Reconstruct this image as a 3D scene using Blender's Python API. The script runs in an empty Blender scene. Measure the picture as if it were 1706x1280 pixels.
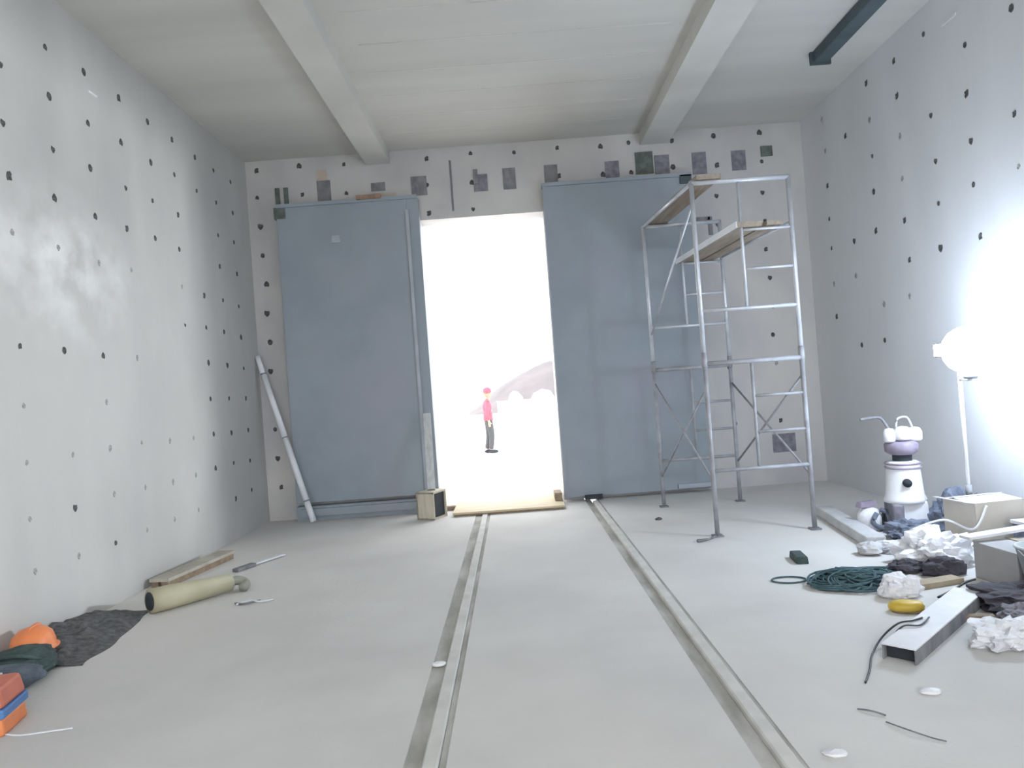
import bpy, bmesh, math, random
from mathutils import Vector, Matrix, noise
random.seed(7)
sc = bpy.context.scene
COL = sc.collection
R = math.radians

# ------------------------------------------------------------------ camera
F_PX, ROLL, PITCH, EYE = 1200.0, R(4.2), R(0.5), 1.60
cam_d = bpy.data.cameras.new('camera')
cam = bpy.data.objects.new('camera', cam_d); COL.objects.link(cam)
cam_d.sensor_fit = 'HORIZONTAL'; cam_d.sensor_width = 36.0
cam_d.lens = 36.0 * F_PX / 1706.0
cam_d.clip_end = 500
fw = Vector((0, math.cos(PITCH), math.sin(PITCH)))
up0 = Vector((0, -math.sin(PITCH), math.cos(PITCH)))
rt0 = Vector((1, 0, 0))
rt = rt0 * math.cos(ROLL) - up0 * math.sin(ROLL)
up = rt0 * math.sin(ROLL) + up0 * math.cos(ROLL)
M = Matrix((rt, up, -fw)).transposed().to_4x4()
M.translation = Vector((0, 0, EYE))
cam.matrix_world = M
sc.camera = cam

# ------------------------------------------------------------------ view, sky
sc.view_settings.view_transform = 'Standard'
sc.view_settings.look = 'None'
sc.view_settings.exposure = -0.25
sc.view_settings.gamma = 1.0
sc.view_settings.use_curve_mapping = False
try:
    sc.cycles.use_denoising = True
    sc.cycles.max_bounces = 10
    sc.cycles.diffuse_bounces = 6
    sc.cycles.sample_clamp_indirect = 8
    sc.cycles.caustics_reflective = False
    sc.cycles.caustics_refractive = False
except Exception:
    pass
world = bpy.data.worlds.new('overcast_sky'); sc.world = world
world.use_nodes = True
bg = world.node_tree.nodes['Background']
bg.inputs['Color'].default_value = (0.96, 0.98, 1.0, 1)
bg.inputs['Strength'].default_value = 6.2

FLOOD_W = 980.0       # hooded flood lamp, watts
GLOBE_E = 125.0       # emission of the globe added for glare and wall spill
YC = -3.5              # unseen roof end, cut short behind the camera to let sky light in

# ------------------------------------------------------------------ materials
MATS = {}
def mat(name, col, rough=0.7, col2=None, scale=3.0, detail=4.0, bump=0.0, bscale=None, metal=0.0,
        stretch=(1, 1, 1), spec=0.5, lo=0.35, hi=0.65, rough2=None, third=None, tscale=0.7):
    if name in MATS: return MATS[name]
    m = bpy.data.materials.new(name); m.use_nodes = True
    nt = m.node_tree; N = nt.nodes; L = nt.links
    b = N['Principled BSDF']
    b.inputs['Roughness'].default_value = rough
    b.inputs['Metallic'].default_value = metal
    b.inputs['Specular IOR Level'].default_value = spec
    c1 = (*col, 1); b.inputs['Base Color'].default_value = c1
    tc = N.new('ShaderNodeTexCoord'); mp = N.new('ShaderNodeMapping')
    mp.inputs['Scale'].default_value = stretch
    L.new(tc.outputs['Object'], mp.inputs['Vector'])
    if col2 is None: col2 = tuple(c * 0.85 for c in col)
    nz = N.new('ShaderNodeTexNoise'); nz.inputs['Scale'].default_value = scale; nz.inputs['Detail'].default_value = detail
    L.new(mp.outputs[0], nz.inputs['Vector'])
    rp = N.new('ShaderNodeValToRGB')
    rp.color_ramp.elements[0].position = lo; rp.color_ramp.elements[1].position = hi
    rp.color_ramp.elements[0].color = (*col2, 1); rp.color_ramp.elements[1].color = c1
    L.new(nz.outputs['Fac'], rp.inputs['Fac'])
    out = rp.outputs['Color']
    if third is not None:
        n3 = N.new('ShaderNodeTexNoise'); n3.inputs['Scale'].default_value = tscale; n3.inputs['Detail'].default_value = 3
        L.new(tc.outputs['Object'], n3.inputs['Vector'])
        r3 = N.new('ShaderNodeValToRGB'); r3.color_ramp.elements[0].position = 0.5; r3.color_ramp.elements[1].position = 0.72
        L.new(n3.outputs['Fac'], r3.inputs['Fac'])
        mx = N.new('ShaderNodeMix'); mx.data_type = 'RGBA'
        L.new(r3.outputs['Color'], mx.inputs['Factor'])
        L.new(out, mx.inputs['A']); mx.inputs['B'].default_value = (*third, 1)
        out = mx.outputs['Result']
    L.new(out, b.inputs['Base Color'])
    if rough2 is not None:
        rr = N.new('ShaderNodeMapRange')
        rr.inputs['From Min'].default_value = 0.35; rr.inputs['From Max'].default_value = 0.65
        rr.inputs['To Min'].default_value = rough; rr.inputs['To Max'].default_value = rough2
        L.new(nz.outputs['Fac'], rr.inputs['Value']); L.new(rr.outputs[0], b.inputs['Roughness'])
    if bump:
        nb = N.new('ShaderNodeTexNoise'); nb.inputs['Scale'].default_value = bscale or scale * 8; nb.inputs['Detail'].default_value = 5
        L.new(mp.outputs[0], nb.inputs['Vector'])
        bp = N.new('ShaderNodeBump'); bp.inputs['Strength'].default_value = bump; bp.inputs['Distance'].default_value = 0.02
        L.new(nb.outputs['Fac'], bp.inputs['Height']); L.new(bp.outputs['Normal'], b.inputs['Normal'])
    MATS[name] = m
    return m

def emit(name, col, s):
    m = bpy.data.materials.new(name); m.use_nodes = True
    nt = m.node_tree; nt.nodes.remove(nt.nodes['Principled BSDF'])
    e = nt.nodes.new('ShaderNodeEmission'); e.inputs['Color'].default_value = (*col, 1); e.inputs['Strength'].default_value = s
    nt.links.new(e.outputs[0], nt.nodes['Material Output'].inputs['Surface'])
    return m

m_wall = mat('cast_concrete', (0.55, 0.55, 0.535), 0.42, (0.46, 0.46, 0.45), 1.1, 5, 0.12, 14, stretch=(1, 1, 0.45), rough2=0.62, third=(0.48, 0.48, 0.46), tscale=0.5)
def add_patch(m, centre, size, col):
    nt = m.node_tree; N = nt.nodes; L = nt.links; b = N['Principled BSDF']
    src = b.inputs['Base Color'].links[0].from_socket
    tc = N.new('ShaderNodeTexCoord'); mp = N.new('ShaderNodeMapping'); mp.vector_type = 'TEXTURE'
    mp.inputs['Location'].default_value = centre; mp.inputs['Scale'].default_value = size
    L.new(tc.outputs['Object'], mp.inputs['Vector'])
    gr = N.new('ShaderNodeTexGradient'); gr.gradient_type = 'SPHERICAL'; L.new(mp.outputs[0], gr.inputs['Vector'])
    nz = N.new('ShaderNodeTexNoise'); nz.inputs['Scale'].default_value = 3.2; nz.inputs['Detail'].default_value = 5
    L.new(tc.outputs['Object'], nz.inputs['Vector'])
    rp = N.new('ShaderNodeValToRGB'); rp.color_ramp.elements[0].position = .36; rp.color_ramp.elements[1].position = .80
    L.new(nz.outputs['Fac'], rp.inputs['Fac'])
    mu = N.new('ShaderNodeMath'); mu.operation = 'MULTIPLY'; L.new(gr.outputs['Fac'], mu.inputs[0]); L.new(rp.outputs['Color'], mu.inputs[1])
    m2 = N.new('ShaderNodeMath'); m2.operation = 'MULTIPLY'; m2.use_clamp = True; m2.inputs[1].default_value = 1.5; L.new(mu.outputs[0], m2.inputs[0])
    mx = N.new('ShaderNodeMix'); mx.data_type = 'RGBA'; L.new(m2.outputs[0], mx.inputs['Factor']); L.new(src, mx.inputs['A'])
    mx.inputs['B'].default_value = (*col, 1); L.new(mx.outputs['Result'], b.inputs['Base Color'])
add_patch(m_wall, (-3.555, 5.85, 2.85), (1, 1.25, .75), (.80, .80, .79))     # whitish patch, strongest at its centre
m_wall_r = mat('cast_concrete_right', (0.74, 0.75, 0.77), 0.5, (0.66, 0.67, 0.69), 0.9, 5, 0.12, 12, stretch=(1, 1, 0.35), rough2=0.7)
m_wall_b = mat('cast_concrete_back', (0.56, 0.55, 0.54), 0.6, (0.45, 0.44, 0.45), 1.3, 5, 0.12, 14, stretch=(1, 1, 0.6), third=(0.60, 0.58, 0.55), tscale=0.6)
m_ceil = mat('ceiling_concrete', (0.60, 0.59, 0.555), 0.8, (0.53, 0.525, 0.495), 0.8, 5, 0.1, 10, stretch=(0.25, 2.2, 1))
m_beam = mat('beam_concrete', (0.62, 0.61, 0.575), 0.8, (0.55, 0.545, 0.515), 1.2, 4, 0.08, 14)
m_floor = mat('dusty_floor', (0.68, 0.67, 0.65), 0.85, (0.60, 0.59, 0.575), 1.0, 6, 0.15, 30, third=(0.655, 0.63, 0.60), tscale=0.45)
m_groove = mat('groove_dirt', (0.62, 0.61, 0.59), 0.95, (0.36, 0.355, 0.32), 2.2, 5, 0.3, 60, stretch=(2.5, .8, 1), lo=.42, hi=.72)
m_rail = mat('dusty_rail', (0.66, 0.65, 0.62), 0.8, (0.57, 0.56, 0.535), 5, 4, 0.05, 40)
m_door = mat('blue_grey_steel', (0.30, 0.345, 0.385), 0.55, (0.255, 0.295, 0.335), 1.2, 5, 0.04, 30, rough2=0.7, third=(0.31, 0.325, 0.375), tscale=0.8)
m_dooredge = mat('door_edge_steel', (0.40, 0.43, 0.48), 0.5, (0.33, 0.36, 0.41), 3)
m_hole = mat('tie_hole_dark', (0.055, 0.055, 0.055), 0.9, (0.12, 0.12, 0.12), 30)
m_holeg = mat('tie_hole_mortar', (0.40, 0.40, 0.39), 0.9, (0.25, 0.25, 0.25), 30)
m_plate = mat('embedded_steel', (0.24, 0.24, 0.25), 0.7, (0.15, 0.15, 0.17), 14, 5, 0.2, 60, stretch=(1, 1, 0.5))
m_plate2 = mat('embedded_steel_violet', (0.25, 0.245, 0.28), 0.7, (0.16, 0.155, 0.185), 14, 5, 0.2, 60)
m_plateg = mat('embedded_steel_green', (0.14, 0.17, 0.15), 0.7, (0.08, 0.10, 0.09), 14, 5, 0.2, 60)
m_rust = mat('rust', (0.36, 0.23, 0.16), 0.9, (0.22, 0.15, 0.12), 12, 5, 0.3, 60)
m_ruststain = mat('rust_stain', (0.50, 0.40, 0.33), 0.9, (0.56, 0.50, 0.45), 5, 5)
m_teal = mat('teal_steel', (0.075, 0.105, 0.12), 0.7, (0.055, 0.08, 0.09), 4)
m_tube = mat('galvanised_tube', (0.62, 0.64, 0.68), 0.35, (0.50, 0.52, 0.57), 6, metal=0.3)
m_tube2 = mat('galvanised_tube_grey', (0.36, 0.37, 0.40), 0.6, (0.27, 0.265, 0.28), 8)  # darker grey tube for lower storey, joint pins and stand legs
m_plank = mat('scaffold_board', (0.36, 0.30, 0.24), 0.8, (0.25, 0.21, 0.17), 4, 5, 0.2, 30, stretch=(6, 0.6, 6))
m_pvc = mat('white_plastic', (0.78, 0.80, 0.84), 0.4, (0.72, 0.74, 0.78), 4)
m_band = mat('grey_band', (0.25, 0.26, 0.28), 0.6)
m_ply = mat('plywood', (0.62, 0.52, 0.36), 0.7, (0.52, 0.42, 0.28), 2.5, 5, 0.05, 30, stretch=(1, 6, 1))
m_plyend = mat('plywood_edge', (0.30, 0.23, 0.16), 0.8, (0.22, 0.16, 0.11), 20)
m_crate = mat('pale_wood', (0.58, 0.53, 0.44), 0.7, (0.48, 0.43, 0.34), 4, 5, 0.1, 30, stretch=(8, 8, 1))
m_black = mat('black_void', (0.03, 0.035, 0.045), 0.8)
m_cable = mat('black_rubber', (0.035, 0.035, 0.04), 0.5)
m_post = mat('weathered_post', (0.58, 0.60, 0.60), 0.7, (0.45, 0.47, 0.47), 6, 5, stretch=(4, 4, .6))
m_yellowpipe = mat('yellowed_plastic', (0.48, 0.45, 0.32), 0.55, (0.41, 0.385, 0.26), 5)
m_elbow = mat('grey_green_plastic', (0.30, 0.31, 0.26), 0.7)
m_board = mat('grey_board', (0.47, 0.44, 0.38), 0.8, (0.36, 0.33, 0.27), 6, 5, 0.1, 30)
m_rubble = mat('dark_rubble', (0.14, 0.145, 0.145), 0.95, (0.07, 0.07, 0.075), 25, 6, 0.5, 60)
m_orange = mat('orange_plastic', (0.82, 0.26, 0.09), 0.45, (0.74, 0.22, 0.08), 6)
m_redorange = mat('red_orange_plastic', (0.66, 0.19, 0.12), 0.5, (0.58, 0.16, 0.10), 6)
m_bag = mat('dark_green_canvas', (0.06, 0.095, 0.09), 0.9, (0.035, 0.055, 0.055), 14, 5, 0.3, 60)
m_bagblue = mat('slate_canvas', (0.13, 0.16, 0.19), 0.9, (0.08, 0.10, 0.13), 14, 5, 0.3, 60)
m_label = mat('white_label', (0.75, 0.76, 0.76), 0.7)
m_blue = mat('blue_plastic', (0.10, 0.24, 0.52), 0.5, (0.08, 0.19, 0.44), 6)
m_white = mat('white_paint', (0.80, 0.80, 0.82), 0.5, (0.72, 0.72, 0.75), 6)
m_bagw = mat('white_sacking', (0.80, 0.80, 0.82), 0.6, (0.70, 0.70, 0.74), 8, 5, 0.3, 30)
m_mauve = mat('mauve_plastic', (0.30, 0.255, 0.32), 0.5, (0.22, 0.185, 0.25), 10)
m_slate = mat('slate_blue_sheet', (0.20, 0.225, 0.29), 0.7, (0.12, 0.14, 0.19), 8, 5, 0.4, 30)
m_dark = mat('dark_sheet', (0.075, 0.07, 0.085), 0.85, (0.045, 0.04, 0.055), 9, 5, 0.4, 30)
m_carton = mat('cardboard', (0.58, 0.54, 0.48), 0.8, (0.52, 0.48, 0.42), 3, 4, 0.05, 30)
m_cartong = mat('grey_cardboard', (0.42, 0.41, 0.41), 0.8, (0.36, 0.35, 0.35), 3)
m_net = mat('teal_netting', (0.07, 0.14, 0.155), 0.8, (0.04, 0.08, 0.10), 20)
m_yellow = mat('yellow_plastic', (0.66, 0.47, 0.07), 0.45, (0.58, 0.40, 0.05), 6)
m_bucket = mat('pale_bucket', (0.60, 0.64, 0.66), 0.4)
m_kerb = mat('kerb_concrete', (0.56, 0.56, 0.56), 0.85, (0.46, 0.46, 0.47), 5, 5, 0.2, 40)
m_brown = mat('brown_board', (0.42, 0.35, 0.25), 0.8, (0.32, 0.26, 0.18), 8)
m_yard = mat('pale_yard', (0.72, 0.71, 0.69), 0.9, (0.66, 0.65, 0.63), 0.5)
m_mound = mat('earth_bank', (0.145, 0.128, 0.132), 0.95, (0.115, 0.103, 0.108), 0.4, 5, 0.4, 3)
m_shirt = mat('red_shirt', (0.62, 0.085, 0.125), 0.8, (0.54, 0.07, 0.105), 8)
m_trous = mat('dark_trousers', (0.075, 0.075, 0.08), 0.9)
m_skin = mat('skin', (0.45, 0.27, 0.19), 0.6)
m_lampbody = mat('lamp_housing', (0.30, 0.31, 0.33), 0.5)
m_hood = mat('lamp_hood_black', (0.02, 0.02, 0.02), 0.9)
m_glow = emit('globe_glare', (0.70, 0.83, 1.0), GLOBE_E)
m_led = emit('led_glow', (0.86, 0.92, 1.0), 60.0)

# ------------------------------------------------------------------ mesh helpers
class MB:
    """collects simple solids, then links them as ONE mesh object"""
    def __init__(s): s.v = []; s.f = []; s.sm = []
    def add(s, vs, fs, smooth=False):
        o = len(s.v); s.v += [tuple(v) for v in vs]
        for f in fs: s.f.append([i + o for i in f]); s.sm.append(smooth)
    def box(s, c, d, rz=0.0, taper=1.0, rx=0.0):
        x, y, z = d[0] / 2, d[1] / 2, d[2] / 2
        Q = Matrix.Rotation(rz, 3, 'Z') @ Matrix.Rotation(rx, 3, 'X')
        vs = []
        for zz, k in ((-z, 1.0), (z, taper)):
            for sx, sy in ((-1, -1), (1, -1), (1, 1), (-1, 1)):
                vs.append(Vector(c) + Q @ Vector((sx * x * k, sy * y * k, zz)))
        s.add(vs, [(3, 2, 1, 0), (4, 5, 6, 7), (0, 1, 5, 4), (1, 2, 6, 5), (2, 3, 7, 6), (3, 0, 4, 7)])
        return s
    def path(s, pts, r, n=8, closed=False):
        pts = [Vector(p) for p in pts]; k = len(pts); vs = []; fs = []
        for i, p in enumerate(pts):
            if closed: t = pts[(i + 1) % k] - pts[i - 1]
            else: t = pts[min(i + 1, k - 1)] - pts[max(i - 1, 0)]
            t.normalize()
            a = Vector((0, 0, 1)) if abs(t.z) < 0.9 else Vector((1, 0, 0))
            u = t.cross(a).normalized(); w = t.cross(u)
            rr = r[i] if isinstance(r, (list, tuple)) else r
            for j in range(n):
                g = 2 * math.pi * j / n
                vs.append(p + (u * math.cos(g) + w * math.sin(g)) * rr)
        m = k if closed else k - 1
        for i in range(m):
            for j in range(n):
                a = i * n + j; b = i * n + (j + 1) % n
                c = ((i + 1) % k) * n + (j + 1) % n; d = ((i + 1) % k) * n + j
                fs.append((a, b, c, d))
        if not closed:
            fs.append(tuple(range(n - 1, -1, -1))); fs.append(tuple((k - 1) * n + j for j in range(n)))
        s.add(vs, fs, True); return s
    def tube(s, p, q, r, n=10): return s.path([p, q], r, n)
    def bar(s, p, q, w, h, up=(0, 0, 1)):
        p = Vector(p); q = Vector(q); t = (q - p).normalized(); u = t.cross(Vector(up)).normalized(); v = u.cross(t)
        vs = []
        for e in (p, q):
            for a, b in ((-1, -1), (1, -1), (1, 1), (-1, 1)):
                vs.append(e + u * a * w / 2 + v * b * h / 2)
        s.add(vs, [(3, 2, 1, 0), (4, 5, 6, 7), (0, 1, 5, 4), (1, 2, 6, 5), (2, 3, 7, 6), (3, 0, 4, 7)]); return s
    def lathe(s, prof, n=24, c=(0, 0, 0), sx=1.0, sy=1.0, smooth=True):
        vs = []; fs = []; k = len(prof)
        for r, z in prof:
            for j in range(n):
                g = 2 * math.pi * j / n
                vs.append((c[0] + r * math.cos(g) * sx, c[1] + r * math.sin(g) * sy, c[2] + z))
        for i in range(k - 1):
            for j in range(n):
                fs.append((i * n + j, i * n + (j + 1) % n, (i + 1) * n + (j + 1) % n, (i + 1) * n + j))
        if prof[0][0] > 1e-4: fs.append(tuple(range(n - 1, -1, -1)))
        if prof[-1][0] > 1e-4: fs.append(tuple((k - 1) * n + j for j in range(n)))
        s.add(vs, fs, smooth); return s
    def prism(s, poly, a0, a1, axis='z'):
        n = len(poly); vs = []
        for a in (a0, a1):
            for p, q in poly:
                vs.append({'z': (p, q, a), 'y': (p, a, q), 'x': (a, p, q)}[axis])
        fs = [tuple(range(n)), tuple(range(2 * n - 1, n - 1, -1))] + [(i, i + n, (i + 1) % n + n, (i + 1) % n) for i in range(n)]
        s.add(vs, fs); return s
    def blob(s, c, d, sub=3, amp=0.25, freq=2.0, seed=0, flat=0.0):
        bm = bmesh.new(); bmesh.ops.create_icosphere(bm, subdivisions=sub, radius=1.0)
        vs = []; off = Vector((seed * 3.7, seed * 1.3, seed * 2.1))
        for v in bm.verts:
            p = v.co.copy()
            k = 1 + amp * noise.noise(p * freq + off) + amp * 0.6 * noise.noise(p * freq * 2.7 + off)
            p *= k
            if flat and p.z < -flat: p.z = -flat
            vs.append((c[0] + p.x * d[0], c[1] + p.y * d[1], c[2] + p.z * d[2]))
        fs = [[v.index for v in f.verts] for f in bm.faces]
        bm.free(); s.add(vs, fs, False); return s
    def mesh(s, name, m):
        me = bpy.data.meshes.new(name); me.from_pydata(s.v, [], s.f)
        me.polygons.foreach_set('use_smooth', s.sm)
        bm = bmesh.new(); bm.from_mesh(me); bmesh.ops.recalc_face_normals(bm, faces=bm.faces); bm.to_mesh(me); bm.free()
        me.materials.append(m); me.update(); return me
    def build(s, name, m, parent=None, loc=None, bevel=0.0):
        o = bpy.data.objects.new(name, s.mesh(name, m)); COL.objects.link(o)
        if parent is not None: o.parent = parent
        if loc is not None: o.location = loc
        if bevel:
            b = o.modifiers.new('bevel', 'BEVEL'); b.width = bevel; b.segments = 2; b.limit_method = 'ANGLE'
        return o

def tag(o, label, cat, group=None, kind=None):
    if label: o['label'] = label
    if cat: o['category'] = cat
    if group: o['group'] = group
    if kind: o['kind'] = kind
    return o
def thing(name, label, cat, loc=(0, 0, 0), rz=0.0, group=None):
    o = bpy.data.objects.new(name, None); COL.objects.link(o)
    o.empty_display_size = 0.1
    o.location = loc; o.rotation_euler = (0, 0, rz)
    return tag(o, label, cat, group)
def struct(o, label, cat): return tag(o, label, cat, kind='structure')
def smooth_curve(pts, n=8, closed=False):
    pts = [Vector(p) for p in pts]; out = []; k = len(pts)
    rng = range(k) if closed else range(k - 1)
    for i in rng:
        if closed: p0, p1, p2, p3 = pts[i - 1], pts[i], pts[(i + 1) % k], pts[(i + 2) % k]
        else: p0, p1, p2, p3 = pts[max(i - 1, 0)], pts[i], pts[i + 1], pts[min(i + 2, k - 1)]
        for j in range(n):
            t = j / n
            out.append(0.5 * ((2 * p1) + (p2 - p0) * t + (2 * p0 - 5 * p1 + 4 * p2 - p3) * t * t + (3 * p1 - p0 - 3 * p2 + p3) * t ** 3))
    if not closed: out.append(pts[-1])
    return out

# ------------------------------------------------------------------ room shell
XL, XR, D, ZC, YB = -3.555, 4.35, 10.2, 5.11, -9.0
OX0, OX1, OZ = -1.13, 0.62, 4.10             # the open doorway
RX = (-0.475, 1.02)                           # centre lines of the two floor rails

# floor: strips that leave a groove beside each rail
fl = MB()
cuts = [XL - .4, RX[0] - .12, RX[0] - .038, RX[0] + .038, RX[0] + .07, RX[1] - .125, RX[1] - .038, RX[1] + .038, RX[1] + .06, XR + .4]
solid = [0, 4, 8]
for i in solid:
    x0, x1 = cuts[i], cuts[i + 1]
    fl.box(((x0 + x1) / 2, (YB + D + .4) / 2, -0.1), (x1 - x0, D + .4 - YB, 0.2))
floor_o = struct(fl.build('floor', m_floor), 'dusty pale concrete floor with two grooves running to the doorway', 'floor')
for (a, b), dep in (((1, 2), .010), ((3, 4), .005), ((5, 6), .018), ((7, 8), .004)):
    x0, x1 = cuts[a], cuts[b]
    g = MB().box(((x0 + x1) / 2, (YB + D) / 2, -dep - 0.05), (x1 - x0, D - YB, 0.1))
    g.build('rail_groove', m_groove, floor_o)
for x, lab in ((RX[0], 'dusty steel rail in the floor leading to the plywood sheet in the doorway'),
               (RX[1], 'dusty steel rail in the floor leading to the right steel door leaf')):
    r = MB().prism([(x - .036, -.06), (x + .036, -.06), (x + .036, .006), (x + .028, .014), (x - .028, .014), (x - .036, .006)], YB + .2, 9.86, 'y')
    tag(r.build('floor_rail', m_rail), lab, 'rail')

# side walls, back wall, ceiling
wl = MB().box((XL - .2, (YB + D + .4) / 2, ZC / 2), (.4, D + .4 - YB, ZC))
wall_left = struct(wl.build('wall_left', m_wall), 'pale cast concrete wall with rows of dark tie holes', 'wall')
wr = MB().box((XR + .2, (YB + D + .4) / 2, ZC / 2), (.4, D + .4 - YB, ZC))
wall_right = struct(wr.build('wall_right', m_wall_r), 'grey cast concrete wall behind the glaring lamp', 'wall')
wb = MB()
wb.box(((XL + OX0) / 2, D + .2, ZC / 2), (OX0 - XL, .4, ZC))
wb.box(((XR + OX1) / 2, D + .2, ZC / 2), (XR - OX1, .4, ZC))
wb.box(((OX0 + OX1) / 2, D + .2, (ZC + OZ) / 2), (OX1 - OX0, .4, ZC - OZ))
wall_back = struct(wb.build('wall_back', m_wall_b), 'concrete end wall with a tall bright doorway and steel plates above', 'wall')
ce = MB().box(((XL + XR) / 2, (YC + D + .4) / 2, ZC + .15), (XR - XL + .8, D + .4 - YC, .3))
ceiling = struct(ce.build('ceiling', m_ceil), 'grey board marked concrete ceiling with two beams', 'ceiling')
for i, (x0, x1) in enumerate(((-1.84, -1.50), (2.06, 2.46))):
    b = MB().box(((x0 + x1) / 2, (YC + D) / 2, ZC - .085), (x1 - x0, D - YC, .17))
    b.build('ceiling_beam', m_beam, ceiling)
# faint raised board marks of the ceiling formwork between the beams
for k in range(9):
    y = 4.6 + .62 * k
    MB().box((0.28 + random.uniform(-.1, .1), y, ZC - .002), (3.1, .018, .006)).build('board_mark', m_beam, ceiling)

# ------------------------------------------------------------------ tie holes (raised plugs, dark colour in place of the hollow's shade)
def hole_mesh(name, m, seed):
    rnd = random.Random(seed); n = 11; vs = []; fs = []
    rr = [1 + rnd.uniform(-.28, .28) for _ in range(n)]
    for r, h in ((.034, .0005), (.026, .006), (.016, .004), (.009, .002)):
        for j in range(n):
            g = 2 * math.pi * j / n
            vs.append((r * rr[j] * math.cos(g) * .85, r * rr[j] * math.sin(g) * 1.15, h))
    for i in range(3):
        for j in range(n):
            fs.append((i * n + j, i * n + (j + 1) % n, (i + 1) * n + (j + 1) % n, (i + 1) * n + j))
    fs.append(tuple(3 * n + j for j in range(n)))
    me = bpy.data.meshes.new(name); me.from_pydata(vs, [], fs); me.materials.append(m); me.update(); return me
dark_holes = [hole_mesh('tie_hole', m_hole, k) for k in range(3)]
grey_holes = [hole_mesh('tie_hole', m_holeg, 10 + k) for k in range(3)]
def hole(wall, p, nrm, dark=True, s=1.0):
    o = bpy.data.objects.new('tie_hole', random.choice(dark_holes if dark else grey_holes))
    COL.objects.link(o); o.parent = wall
    o.matrix_local = Matrix.Translation(p) @ Vector(nrm).to_track_quat('Z', 'Y').to_matrix().to_4x4() @ Matrix.Rotation(random.choice((0, math.pi)), 4, 'Z') @ Matrix.Diagonal((s, s, 1, 1))
for i in range(11):
    y = 4.14 + .545 * i
    for j in range(11):
        z = .52 + .413 * j
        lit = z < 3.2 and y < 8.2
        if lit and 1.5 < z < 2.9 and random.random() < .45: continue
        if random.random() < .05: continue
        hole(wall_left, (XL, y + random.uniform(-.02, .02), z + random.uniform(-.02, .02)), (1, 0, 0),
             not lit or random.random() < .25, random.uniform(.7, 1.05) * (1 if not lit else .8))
for i in range(10):
    y = 4.2 + .59 * i
    for j in range(8):
        z = 1.85 + .43 * j
        if (z < 2.5 and y < 7.4) or random.random() < .18: continue
        hole(wall_right, (XR, y + random.uniform(-.03, .03), z + random.uniform(-.03, .03)), (-1, 0, 0), random.random() < .6, random.uniform(.7, 1.1))
bx = [-3.40, -2.78, -2.15, -1.62, -0.98, -0.36, .27, .88, 1.50, 1.92, 2.51, 3.12, 3.77]
for x in bx:
    for z in (4.98, 4.58, 4.19):
        if z < 4.3 and (-3.2 < x < -1.08 or .62 < x < 2.6): continue
        if (z < 4.7 and x in (-1.62, .27)) or (z < 4.3 and x in (-3.40, 3.12, 3.77)): continue
        hole(wall_back, (x + random.uniform(-.02, .02), D, z + random.uniform(-.02, .02)), (0, -1, 0), True, random.uniform(.8, 1.15))
for j in range(10):
    hole(wall_back, (-3.38 + random.uniform(-.02, .02), D, .47 + .412 * j), (0, -1, 0), True, random.uniform(.85, 1.2))
for x in (3.10, 3.74):
    for j in range(9):
        if random.random() < .2: continue
        hole(wall_back, (x + random.uniform(-.03, .03), D, .9 + .405 * j), (0, -1, 0), random.random() < .6, .9)

# short chalk marks
MB().box((XL + .003, 6.42, 4.52), (.006, .13, .022)).build('chalk_mark', m_bagw, wall_left)
MB().box((XR - .003, 6.75, 4.78), (.006, .22, .025)).build('chalk_mark', m_bagw, wall_right)
MB().box((-.30, 5.95, ZC - .003), (.75, .02, .006)).build('chalk_mark', m_bagw, ceiling)

# embedded steel plates over the doors
def plate(x, z, w, h, m, th=.012):
    return MB().box((x, D - th / 2, z), (w, th, h)).build('steel_plate', m, wall_back)
plate(-2.46, 4.60, .19, .33, m_plate)
MB().box((-2.48, D - .002, 4.84), (.15, .004, .16)).build('rust_streak', m_ruststain, wall_back)
plate(-1.69, 4.62, .20, .12, m_plate)
MB().box((-1.57, D - .004, 4.47), (.26, .008, .10)).build('rust_streak', m_ruststain, wall_back)
plate(-1.11, 4.59, .22, .27, m_plate)
plate(-.235, 4.57, .20, .24, m_plate2)
MB().box((-.30, D - .014, 4.66), (.06, .028, .20)).build('anchor_bar', m_plate, wall_back)
plate(.175, 4.60, .18, .30, m_plate)
plate(.77, 4.60, .19, .30, m_plate)
plate(1.64, 4.60, .20, .28, m_plate2)
plate(2.10, 4.68, .25, .31, m_plateg, .02)
plate(2.35, 4.62, .21, .31, m_plate2)
plate(2.88, 4.62, .20, .31, m_plate2)
plate(3.44, 4.62, .20, .28, m_plate2)
plate(2.97, 3.72, .06, .26, m_plate)
plate(2.87, 3.83, .20, .05, m_plate)
plate(3.84, 4.72, .16, .14, m_plateg, .03)
plate(3.78, .58, .32, .26, m_plate2)
for x in (-3.12, -3.00):
    MB().box((x, D - .012, 4.57), (.06, .024, .26)).build('anchor_bar', m_plateg, wall_back)
MB().box((-.65, D - .003, 4.56), (.03, .006, .72)).build('formwork_joint', m_plate, wall_back)

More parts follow.
